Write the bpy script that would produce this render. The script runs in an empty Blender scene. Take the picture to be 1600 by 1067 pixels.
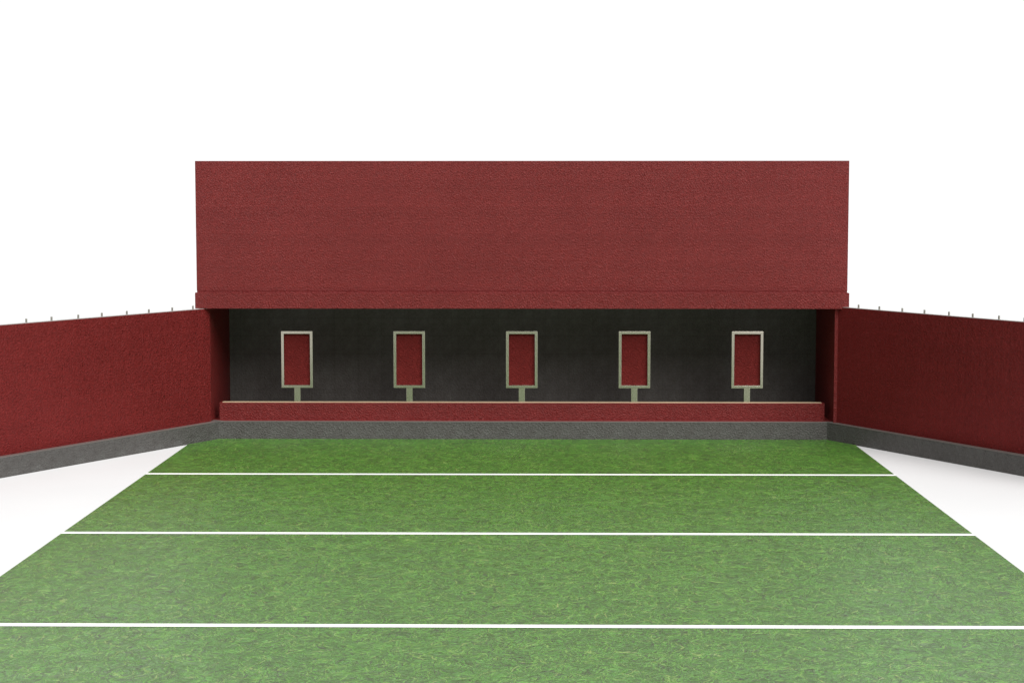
import bpy, bmesh, math
from mathutils import Vector, Matrix

scene = bpy.context.scene
col = scene.collection

# ------------------------------------------------------------------ helpers
def link(o, parent=None):
    col.objects.link(o)
    if parent is not None:
        o.parent = parent
    return o

def tag(o, label=None, cat=None, group=None, kind=None):
    if label: o["label"] = label
    if cat: o["category"] = cat
    if group: o["group"] = group
    if kind: o["kind"] = kind
    return o

def empty(name, loc=(0, 0, 0), rz=0.0):
    o = bpy.data.objects.new(name, None)
    o.empty_display_size = 0.2
    o.location = loc
    o.rotation_euler = (0, 0, rz)
    return link(o)

def box_into(bm, lo, hi):
    lo, hi = Vector(lo), Vector(hi)
    r = bmesh.ops.create_cube(bm, size=1.0)
    bmesh.ops.scale(bm, vec=hi - lo, verts=r["verts"])
    bmesh.ops.translate(bm, vec=(lo + hi) / 2, verts=r["verts"])

def finish(name, bm, mat, parent=None, bevel=0.0, segs=2):
    if bevel > 0:
        bmesh.ops.bevel(bm, geom=bm.edges[:], offset=bevel, segments=segs,
                        profile=0.6, affect='EDGES', clamp_overlap=True)
    me = bpy.data.meshes.new(name)
    bm.to_mesh(me); bm.free()
    me.materials.append(mat)
    o = bpy.data.objects.new(name, me)
    return link(o, parent)

def box(name, lo, hi, mat, parent=None, bevel=0.004):
    bm = bmesh.new()
    box_into(bm, lo, hi)
    return finish(name, bm, mat, parent, bevel)

def prism(name, pts, z0, z1, mat, parent=None, bevel=0.0):
    """vertical prism over a plan outline"""
    bm = bmesh.new()
    b = [bm.verts.new((x, y, z0)) for x, y in pts]
    t = [bm.verts.new((x, y, z1)) for x, y in pts]
    n = len(pts)
    bm.faces.new(b[::-1]); bm.faces.new(t)
    for i in range(n):
        bm.faces.new((b[i], b[(i + 1) % n], t[(i + 1) % n], t[i]))
    bmesh.ops.recalc_face_normals(bm, faces=bm.faces[:])
    return finish(name, bm, mat, parent, bevel)

# ---------------------------------------------------------------- materials
def new_mat(name):
    m = bpy.data.materials.new(name)
    m.use_nodes = True
    nt = m.node_tree
    nt.nodes.clear()
    out = nt.nodes.new("ShaderNodeOutputMaterial")
    bs = nt.nodes.new("ShaderNodeBsdfPrincipled")
    nt.links.new(bs.outputs[0], out.inputs[0])
    return m, nt, bs

def N(nt, t, **kw):
    n = nt.nodes.new(t)
    for k, v in kw.items():
        if k in n.inputs:
            n.inputs[k].default_value = v
        else:
            setattr(n, k, v)
    return n

def math_node(nt, op, a, b=None, c=None):
    n = nt.nodes.new("ShaderNodeMath"); n.operation = op
    for i, v in enumerate((a, b, c)):
        if v is None: continue
        if isinstance(v, (int, float)): n.inputs[i].default_value = v
        else: nt.links.new(v, n.inputs[i])
    return n.outputs[0]

def mix_rgb(nt, fac, a, b, blend='MIX'):
    n = nt.nodes.new("ShaderNodeMix"); n.data_type = 'RGBA'; n.blend_type = blend
    for i, v in ((0, fac), (6, a), (7, b)):
        if isinstance(v, (int, float)): n.inputs[i].default_value = v
        elif isinstance(v, tuple): n.inputs[i].default_value = v
        else: nt.links.new(v, n.inputs[i])
    return n.outputs[2]

def ramp(nt, fac, stops):
    n = nt.nodes.new("ShaderNodeValToRGB")
    e = n.color_ramp.elements
    while len(e) < len(stops): e.new(0.5)
    for s, (p, c) in zip(e, stops):
        s.position = p
        s.color = c if len(c) == 4 else (*c, 1)
    nt.links.new(fac, n.inputs[0])
    return n.outputs[0]

def stucco(name, dark, light, rough=0.5, spec=0.5, strength=0.5, scale=1.0, seams=False):
    """rough-cast paint: crinkled relief of short ridges, faint mottling"""
    m, nt, bs = new_mat(name)
    tc = N(nt, "ShaderNodeTexCoord")
    P = tc.outputs["Object"]
    wob = N(nt, "ShaderNodeTexNoise", Scale=9.0 * scale, Detail=3.0)
    nt.links.new(P, wob.inputs["Vector"])
    off = N(nt, "ShaderNodeVectorMath", operation='MULTIPLY_ADD')
    nt.links.new(wob.outputs["Color"], off.inputs[0])
    off.inputs[1].default_value = (0.09 / scale,) * 3
    nt.links.new(P, off.inputs[2])
    v = N(nt, "ShaderNodeTexVoronoi", Scale=21.0 * scale, feature='DISTANCE_TO_EDGE')
    nt.links.new(off.outputs[0], v.inputs["Vector"])
    ridge = math_node(nt, 'MINIMUM', math_node(nt, 'MULTIPLY', v.outputs["Distance"], 3.2), 1.0)
    n1 = N(nt, "ShaderNodeTexNoise", Scale=34.0 * scale, Detail=3.0, Roughness=0.6)
    nt.links.new(P, n1.inputs["Vector"])
    n2 = N(nt, "ShaderNodeTexNoise", Scale=95.0 * scale, Detail=2.0)
    nt.links.new(P, n2.inputs["Vector"])
    # the rendering was rolled on with a pattern roller: its imprint returns every 0.447 m
    wr = N(nt, "ShaderNodeVectorMath", operation='WRAP')
    nt.links.new(P, wr.inputs[0])
    wr.inputs[1].default_value = (0.447,) * 3
    wr.inputs[2].default_value = (0.0,) * 3
    n4 = N(nt, "ShaderNodeTexNoise", Scale=27.0 * scale, Detail=3.0, Roughness=0.6, Distortion=0.8)
    nt.links.new(wr.outputs[0], n4.inputs["Vector"])
    hgt = math_node(nt, 'ADD', math_node(nt, 'MULTIPLY', ridge, 0.35),
                    math_node(nt, 'ADD', math_node(nt, 'ADD', math_node(nt, 'MULTIPLY', n1.outputs[0], 0.45), math_node(nt, 'MULTIPLY', n4.outputs[0], 0.8)), math_node(nt, 'MULTIPLY', n2.outputs[0], 0.35)))
    bp = N(nt, "ShaderNodeBump", Strength=strength, Distance=0.022)
    nt.links.new(hgt, bp.inputs["Height"])
    nt.links.new(bp.outputs[0], bs.inputs["Normal"])
    # colour: paint slightly varied, with broad weathering
    n3 = N(nt, "ShaderNodeTexNoise", Scale=0.9, Detail=5.0, Roughness=0.62)
    nt.links.new(P, n3.inputs["Vector"])
    f = math_node(nt, 'ADD', math_node(nt, 'MULTIPLY', math_node(nt, 'ADD', math_node(nt, 'MULTIPLY', n1.outputs[0], 0.3), math_node(nt, 'MULTIPLY', n4.outputs[0], 0.7)), 0.75),
                  math_node(nt, 'MULTIPLY', n3.outputs[0], 0.25))
    c = ramp(nt, f, [(0.36, dark), (0.63, light)])
    n5 = N(nt, "ShaderNodeTexNoise", Scale=7.0, Detail=4.0, Roughness=0.7)
    nt.links.new(wr.outputs[0], n5.inputs["Vector"])
    c = mix_rgb(nt, 1.0, c, ramp(nt, n5.outputs[0], [(0.3, (0.86, 0.84, 0.84)), (0.7, (1.12, 1.16, 1.16))]), 'MULTIPLY')
    if seams:
        br = N(nt, "ShaderNodeTexBrick", Scale=1.0)
        br.offset = 0.0
        br.inputs["Mortar Size"].default_value = 0.006
        br.inputs["Brick Width"].default_value = 0.42
        br.inputs["Row Height"].default_value = 0.32
        br.inputs["Color1"].default_value = (1, 1, 1, 1)
        br.inputs["Color2"].default_value = (0.93, 0.93, 0.93, 1)
        br.inputs["Mortar"].default_value = (0.84, 0.84, 0.84, 1)
        mp = N(nt, "ShaderNodeMapping")
        mp.inputs["Rotation"].default_value = (math.radians(90), 0, 0)
        nt.links.new(P, mp.inputs["Vector"])
        nt.links.new(mp.outputs[0], br.inputs["Vector"])
        c = mix_rgb(nt, 1.0, c, br.outputs["Color"], 'MULTIPLY')
    nt.links.new(c, bs.inputs["Base Color"])
    bs.inputs["Roughness"].default_value = rough
    bs.inputs["Specular IOR Level"].default_value = spec
    return m

RED = stucco("red_stucco", (0.124, 0.0105, 0.0100), (0.192, 0.0215, 0.0200), rough=0.42, spec=0.24, strength=0.9, scale=1.35)
RED_WING = stucco("red_wing", (0.122, 0.0100, 0.0098), (0.182, 0.0185, 0.0175), rough=0.42, spec=0.13, strength=0.95, scale=1.1)
RED_PANEL_SHADED = stucco("red_panel_shaded", (0.108, 0.0090, 0.0085), (0.172, 0.0180, 0.0165), rough=0.5, spec=0.12, strength=0.9, scale=1.35)  # same red as the walls, lintel shade put into a darker base colour
GREY = stucco("grey_render", (0.076, 0.072, 0.068), (0.120, 0.115, 0.109), rough=0.6, spec=0.15, strength=0.9, scale=1.25)
DARK = stucco("dark_block", (0.082, 0.078, 0.070), (0.120, 0.115, 0.104), rough=0.6, spec=0.3, strength=0.5, seams=True)

def plain(name, colr, rough, spec=0.5, metal=0.0, var=0.12, nscale=18.0, bump=0.0, stretch=(1, 1, 1)):
    m, nt, bs = new_mat(name)
    tc = N(nt, "ShaderNodeTexCoord")
    mp = N(nt, "ShaderNodeMapping"); mp.inputs["Scale"].default_value = stretch
    nt.links.new(tc.outputs["Object"], mp.inputs["Vector"])
    n = N(nt, "ShaderNodeTexNoise", Scale=nscale, Detail=4.0, Roughness=0.6)
    nt.links.new(mp.outputs[0], n.inputs["Vector"])
    lo = tuple(x * (1 - var) for x in colr); hi = tuple(min(1, x * (1 + var)) for x in colr)
    nt.links.new(ramp(nt, n.outputs[0], [(0.3, lo), (0.7, hi)]), bs.inputs["Base Color"])
    r = math_node(nt, 'MULTIPLY_ADD', n.outputs[0], 0.12, rough - 0.06)
    nt.links.new(r, bs.inputs["Roughness"])
    bs.inputs["Metallic"].default_value = metal
    bs.inputs["Specular IOR Level"].default_value = spec
    if bump:
        b = N(nt, "ShaderNodeBump", Strength=bump, Distance=0.003)
        nt.links.new(n.outputs[0], b.inputs["Height"]); nt.links.new(b.outputs[0], bs.inputs["Normal"])
    return m

METAL = plain("brushed_metal", (0.45, 0.415, 0.35), 0.16, metal=1.0, var=0.05, nscale=40, stretch=(1, 1, 0.15))
POST = plain("galvanised_post", (0.36, 0.35, 0.31), 0.45, metal=0.6, var=0.1)
COPING = plain("smooth_coping", (0.125, 0.118, 0.110), 0.3, spec=0.5, var=0.06, nscale=9)
CAP = plain("grey_cap", (0.30, 0.29, 0.28), 0.5, var=0.1)
PLANK = plain("tan_plank", (0.50, 0.37, 0.245), 0.42, var=0.14, nscale=14, stretch=(0.12, 1, 1), bump=0.1)
FLOOR = plain("red_floor", (0.15, 0.014, 0.013), 0.5, var=0.12)
PAINT = plain("white_line_paint", (0.82, 0.82, 0.80), 0.6, spec=0.3, var=0.03, nscale=30)
GROUND = plain("white_ground", (0.585, 0.588, 0.592), 0.8, spec=0.2, var=0.012, nscale=0.6)

def grass_material():
    m, nt, bs = new_mat("turf")
    tc = N(nt, "ShaderNodeTexCoord")
    P = tc.outputs["Object"]
    warp = N(nt, "ShaderNodeTexNoise", Scale=3.2, Detail=3.0)
    warp.noise_dimensions = '2D'
    nt.links.new(P, warp.inputs["Vector"])
    wv = N(nt, "ShaderNodeVectorMath", operation='MULTIPLY_ADD')
    nt.links.new(warp.outputs["Color"], wv.inputs[0])
    wv.inputs[1].default_value = (0.22, 0.22, 0.0)
    nt.links.new(P, wv.inputs[2])
    # thatch underneath
    n0 = N(nt, "ShaderNodeTexNoise", Scale=7.0, Detail=6.0, Roughness=0.68); n0.noise_dimensions = '2D'
    nt.links.new(P, n0.inputs["Vector"])
    base = ramp(nt, n0.outputs[0], [(0.28, (0.028, 0.072, 0.010)), (0.5, (0.050, 0.130, 0.015)), (0.74, (0.078, 0.185, 0.024))])
    hgt = math_node(nt, 'MULTIPLY', n0.outputs[0], 0.5)
    # layered blades: long thin cells at many angles, each with its own tint
    layers = [(8, 0.15, 0.030, 0.45), (-27, 0.14, 0.024, 0.42), (56, 0.17, 0.015, 0.42), (-66, 0.18, 0.014, 0.42),
              (24, 0.17, 0.022, 0.34), (-12, 0.18, 0.025, 0.34), (84, 0.22, 0.012, 0.34), (40, 0.19, 0.015, 0.26), (-46, 0.20, 0.015, 0.26),
              (70, 0.22, 0.011, 0.2), (-80, 0.22, 0.011, 0.2)]
    c = base
    for i, (deg, ln, wd, dens) in enumerate(layers):
        mp = N(nt, "ShaderNodeMapping")
        mp.vector_type = 'TEXTURE'
        mp.inputs["Location"].default_value = (3.7 * i, 1.9 * i, 0)
        mp.inputs["Rotation"].default_value = (0, 0, math.radians(deg))
        mp.inputs["Scale"].default_value = (ln * 1.15, wd * 0.95, 1)
        nt.links.new(wv.outputs[0], mp.inputs["Vector"])
        v = N(nt, "ShaderNodeTexVoronoi", Scale=1.0); v.voronoi_dimensions = '2D'
        nt.links.new(mp.outputs[0], v.inputs["Vector"])
        sep = N(nt, "ShaderNodeSeparateColor"); nt.links.new(v.outputs["Color"], sep.inputs[0])
        on = math_node(nt, 'LESS_THAN', sep.outputs[0], dens)
        core = math_node(nt, 'MULTIPLY_ADD', v.outputs["Distance"], -5.0, 2.9)
        core = math_node(nt, 'MINIMUM', math_node(nt, 'MAXIMUM', core, 0.0), 1.0)
        mask = math_node(nt, 'MULTIPLY', math_node(nt, 'MULTIPLY', on, core), 0.9)
        tint = ramp(nt, sep.outputs[1], [(0.0, (0.036, 0.050, 0.024)), (0.16, (0.040, 0.095, 0.015)), (0.5, (0.050, 0.145, 0.017)),
                                         (0.78, (0.074, 0.235, 0.028)), (0.95, (0.130, 0.300, 0.038)), (1.0, (0.22, 0.29, 0.08))])
        c = mix_rgb(nt, mask, c, tint)
        hgt = math_node(nt, 'MULTIPLY_ADD', mask, 0.35, hgt)
    mpl = N(nt, "ShaderNodeMapping"); mpl.inputs["Rotation"].default_value = (0, 0, 0.25); mpl.inputs["Scale"].default_value = (1.1, 2.2, 1)
    nt.links.new(P, mpl.inputs["Vector"])
    nl = N(nt, "ShaderNodeTexNoise", Scale=1.0, Detail=4.0, Roughness=0.55); nl.noise_dimensions = '2D'
    nt.links.new(mpl.outputs[0], nl.inputs["Vector"])
    c = mix_rgb(nt, 1.0, c, ramp(nt, nl.outputs[0], [(0.3, (0.96, 0.97, 0.97)), (0.7, (1.07, 1.06, 1.05))]), 'MULTIPLY')
    nt.links.new(c, bs.inputs["Base Color"])
    b = N(nt, "ShaderNodeBump", Strength=0.35, Distance=0.02)
    nt.links.new(hgt, b.inputs["Height"]); nt.links.new(b.outputs[0], bs.inputs["Normal"])
    bs.inputs["Roughness"].default_value = 0.32
    bs.inputs["Specular IOR Level"].default_value = 0.9
    return m
TURF = grass_material()

# ------------------------------------------------------------------ measures
XC = -0.207                      # centre line of the building
YB = 29.06                       # front of the upper wall
YF = 29.12                       # front of the base
ZB = 0.297                       # top of the base
BACK = 31.0                      # face of the alcove's back wall
LX, RX = -5.452, 5.040           # inner faces of the return walls

# ------------------------------------------------------------------- setting
def sheet(name, x0, y0, x1, y1, z, mat, cuts=0):
    bm = bmesh.new()
    f = bm.faces.new([bm.verts.new(p) for p in ((x0, y0, z), (x1, y0, z), (x1, y1, z), (x0, y1, z))])
    return finish(name, bm, mat)

tag(sheet("ground", -3000, -3000, 3000, 3000, -0.006, GROUND), kind="structure")
tag(sheet("grass_field", -5.714, -6.0, 5.307, 29.3, 0.0, TURF), kind="structure")
for yc in (25.312, 20.742, 16.158):
    tag(sheet("field_line", -5.714, yc - 0.059, 5.307, yc + 0.059, 0.004, PAINT), kind="structure")

# ------------------------------------------------------------------ building
bld = tag(empty("target_building", (XC, YB, 0)),
          "wide windowless red building with a dark open alcove facing the grass", "building")
def rel(p, root): return (p[0] - root.location.x, p[1] - root.location.y, p[2] - root.location.z)
def bbox(name, lo, hi, mat, root=bld, bevel=0.004):
    return box(name, rel(lo, root), rel(hi, root), mat, root, bevel)

bbox("joint", (-5.647, YB + 0.003, 2.40), (5.233, 29.6, 2.53), RED, bevel=0)
bbox("upper_wall", (-5.652, YB, 2.506), (5.238, BACK + 0.30, 4.671), RED)
bbox("lintel", (-5.672, 29.000, 2.212), (5.260, 29.50, 2.477), RED)
bbox("soffit", (-5.64, 29.497, 2.216), (5.226, BACK + 0.295, 2.51), DARK, bevel=0)
bbox("return_wall", (LX - 0.070, 29.135, 0.02), (LX, BACK + 0.02, 2.220), RED)
bbox("return_wall", (RX, 29.085, 0.02), (RX + 0.070, BACK + 0.02, 2.220), RED)
bbox("back_wall", (LX - 0.067, BACK, -0.02), (RX + 0.067, BACK + 0.20, 2.25), DARK, bevel=0)
bbox("floor", (LX - 0.03, 29.205, 0.12), (RX + 0.03, BACK + 0.01, ZB - 0.006), FLOOR, bevel=0)
bbox("base", (-5.47, YF, -0.02), (5.09, 29.205, ZB - 0.012), GREY)
bbox("coping", (-5.472, YF - 0.002, ZB - 0.012), (5.092, 29.215, ZB), COPING, bevel=0.003)
ledge = bbox("ledge", (-5.353, 29.375, 0.27), (4.938, 29.61, 0.582), RED, bevel=0.002)
bbox("plank", (-5.315, 29.425, 0.5815), (4.900, 29.56, 0.590), PLANK, bevel=0.002).parent = ledge

# --------------------------------------------------------------- wing walls
def wing(name, p0, side, ztop, label, pins, length, x0):
    # local x runs outward along the wall from the alcove, local +y is behind it
    d = Vector((side * 0.5, -math.cos(math.radians(30)), 0))
    rz = math.atan2(d.y, d.x)
    root = tag(empty(name, (p0[0], p0[1], 0), rz), label, "wall", kind="thing")
    back = 1 if side > 0 else -1      # which local y is outside
    def b(nm, x0, x1, y0, y1, z0, z1, mat, bevel=0.003):
        ya, yb = sorted((y0 * back, y1 * back))
        return box(nm, (x0, ya, z0), (x1, yb, z1), mat, root, bevel)
    b("panel", x0, length, 0.0, 0.055, ZB - 0.004, ztop, RED_WING)
    b("base", -0.20, length + 0.04, -0.115, 0.10, -0.02, ZB - 0.012, GREY)
    b("coping", -0.20, length + 0.04, -0.117, 0.10, ZB - 0.012, ZB - 0.001, COPING)
    b("top_rail", 0.02, length - 0.01, 0.006, 0.085, ztop - 0.006, ztop + 0.007, CAP, 0.002)
    first = None
    for x in pins:
        if first is None:
            first = o = b("post", -0.0115, 0.0115, 0.060, 0.083, ZB - 0.002, ztop + 0.064, POST, 0.002)
        else:
            o = first.copy(); col.objects.link(o); o.parent = root
        o.location = (x, 0, 0)
    return root

Lp, Rp = (-5.454, 29.12), (5.110, 29.058)
pl = [0.335 + k * 1.065 + s for k in range(6) for s in (0.0, 0.508)]
wing("wing_wall", Lp, -1, 2.203,
     "sunlit bright red wing wall with posts along its top, left of the building", pl, 6.5, 0.0)
pr = [0.398 + k * 1.056 + s for k in range(6) for s in (0.0, 0.510)]
wing("wing_wall", Rp, 1, 2.236,
     "shaded dark maroon wing wall with posts along its top, right of the building", pr, 6.5, -0.04)

# ------------------------------------------------------------------- targets
def make_target():
    root = empty("target", (0, 0, 0))
    z0, z1, w, t = 0.829, 1.798, 0.2685, 0.046
    zb = 0.590
    bm = bmesh.new()
    # mitred picture-frame ring
    o_, i_ = [(-w, z0), (w, z0), (w, z1), (-w, z1)], [(-w + t, z0 + t), (w - t, z0 + t), (w - t, z1 - t), (-w + t, z1 - t)]
    D0, D1 = -0.045, 0.045
    vo = [[bm.verts.new((x, y, z - zb)) for x, z in o_] for y in (D0, D1)]
    vi = [[bm.verts.new((x, y, z - zb)) for x, z in i_] for y in (D0, D1)]
    for k in range(4):
        n = (k + 1) % 4
        bm.faces.new((vo[0][k], vo[0][n], vi[0][n], vi[0][k]))
        bm.faces.new((vo[1][n], vo[1][k], vi[1][k], vi[1][n]))
        bm.faces.new((vo[0][n], vo[0][k], vo[1][k], vo[1][n]))
        bm.faces.new((vi[0][k], vi[0][n], vi[1][n], vi[1][k]))
    bmesh.ops.recalc_face_normals(bm, faces=bm.faces[:])
    finish("frame", bm, METAL, root, 0.003)
    box("panel", (-w + t - 0.002, 0.012, z0 + t - 0.002 - zb), (w - t + 0.002, 0.036, z1 - t + 0.002 - zb), RED_PANEL_SHADED, root, 0)
    box("post", (-0.053, -0.036, 0.0), (0.053, 0.036, z0 - zb + 0.001), METAL, root, 0.003)
    return root

tlabels = [
    "red target board in a pale metal frame, leftmost of the five in the alcove",
    "red framed target board on the ledge, second from the left end of the alcove",
    "red framed target board standing at the middle of the ledge",
    "red framed target board on the ledge, second from the right end of the alcove",
    "red target board in a pale metal frame, rightmost of the five in the alcove",
]
src = None
for k, lab in enumerate(tlabels):
    loc = (-0.2015 + (k - 2) * 1.9185, 29.53, 0.590)
    if src is None:
        src = o = make_target()
    else:
        o = src.copy(); col.objects.link(o)
        for ch in src.children:
            c = ch.copy(); col.objects.link(c); c.parent = o
    o.location = loc
    tag(o, lab, "target", "target boards on the ledge")

# --------------------------------------------------------------------- light
EL, AZ = math.radians(52), math.radians(29)      # AZ: to the right of straight behind the camera
to_sun = Vector((math.sin(AZ) * math.cos(EL), -math.cos(AZ) * math.cos(EL), math.sin(EL)))
sd = bpy.data.lights.new("sun", 'SUN')
sd.energy = 5.0
sd.angle = math.radians(60)
sd.color = (1.0, 0.99, 0.972)
so = bpy.data.objects.new("sun", sd); link(so)
so.rotation_euler = to_sun.to_track_quat('Z', 'Y').to_euler()
so.location = (20, 0, 20)

w = bpy.data.worlds.new("World"); scene.world = w
w.use_nodes = True
nt = w.node_tree; nt.nodes.clear()
wo = nt.nodes.new("ShaderNodeOutputWorld"); bg = nt.nodes.new("ShaderNodeBackground")
nt.links.new(bg.outputs[0], wo.inputs[0])
sky = nt.nodes.new("ShaderNodeTexSky"); sky.sky_type = 'NISHITA'; sky.sun_disc = False
sky.sun_elevation = EL
sky.sun_rotation = math.atan2(to_sun.x, to_sun.y)
sky.air_density = 1.0; sky.dust_density = 4.0
# overcast veil: shaped for the wall shading, white ahead, dimmed behind and to the left
tc = N(nt, "ShaderNodeTexCoord")
sx = N(nt, "ShaderNodeSeparateXYZ"); nt.links.new(tc.outputs["Generated"], sx.inputs[0])
mr = N(nt, "ShaderNodeMapRange"); mr.interpolation_type = 'SMOOTHSTEP'
t_ = math_node(nt, 'MULTIPLY_ADD', sx.outputs[0], 0.28, math_node(nt, 'MULTIPLY', sx.outputs[1], 0.95))
nt.links.new(t_, mr.inputs[0])
mr.inputs[1].default_value = -0.1; mr.inputs[2].default_value = 0.74
mr.inputs[3].default_value = 0.31; mr.inputs[4].default_value = 1.08
veil = N(nt, "ShaderNodeCombineColor")
for i in range(3): nt.links.new(mr.outputs[0], veil.inputs[i])
haze = mix_rgb(nt, 0.006, veil.outputs[0], sky.outputs[0])
nt.links.new(haze, bg.inputs[0])
bg.inputs[1].default_value = 1.0

# -------------------------------------------------------------------- camera
cd = bpy.data.cameras.new("camera")
cd.sensor_width = 36.0; cd.sensor_fit = 'HORIZONTAL'
cd.lens = 2715.46 * 36.0 / 1600.0
cd.clip_start = 0.1; cd.clip_end = 10000
cam = bpy.data.objects.new("camera", cd); link(cam)
p_, y_, r_ = 0.0804, 0.0125, -0.0001
fw = Vector((-math.sin(y_) * math.cos(p_), math.cos(y_) * math.cos(p_), -math.sin(p_)))
ri = Vector((math.cos(y_), math.sin(y_), 0)); up = ri.cross(fw)
ri2 = ri * math.cos(r_) + up * math.sin(r_); up2 = up * math.cos(r_) - ri * math.sin(r_)
M = Matrix((ri2, up2, -fw)).transposed().to_4x4()
M.translation = Vector((0, 0, 4.0011))
cam.matrix_world = M
scene.camera = cam

vs = scene.view_settings
vs.view_transform = 'Standard'; vs.look = 'None'; vs.exposure = 0.0; vs.gamma = 1.0
vs.use_curve_mapping = False
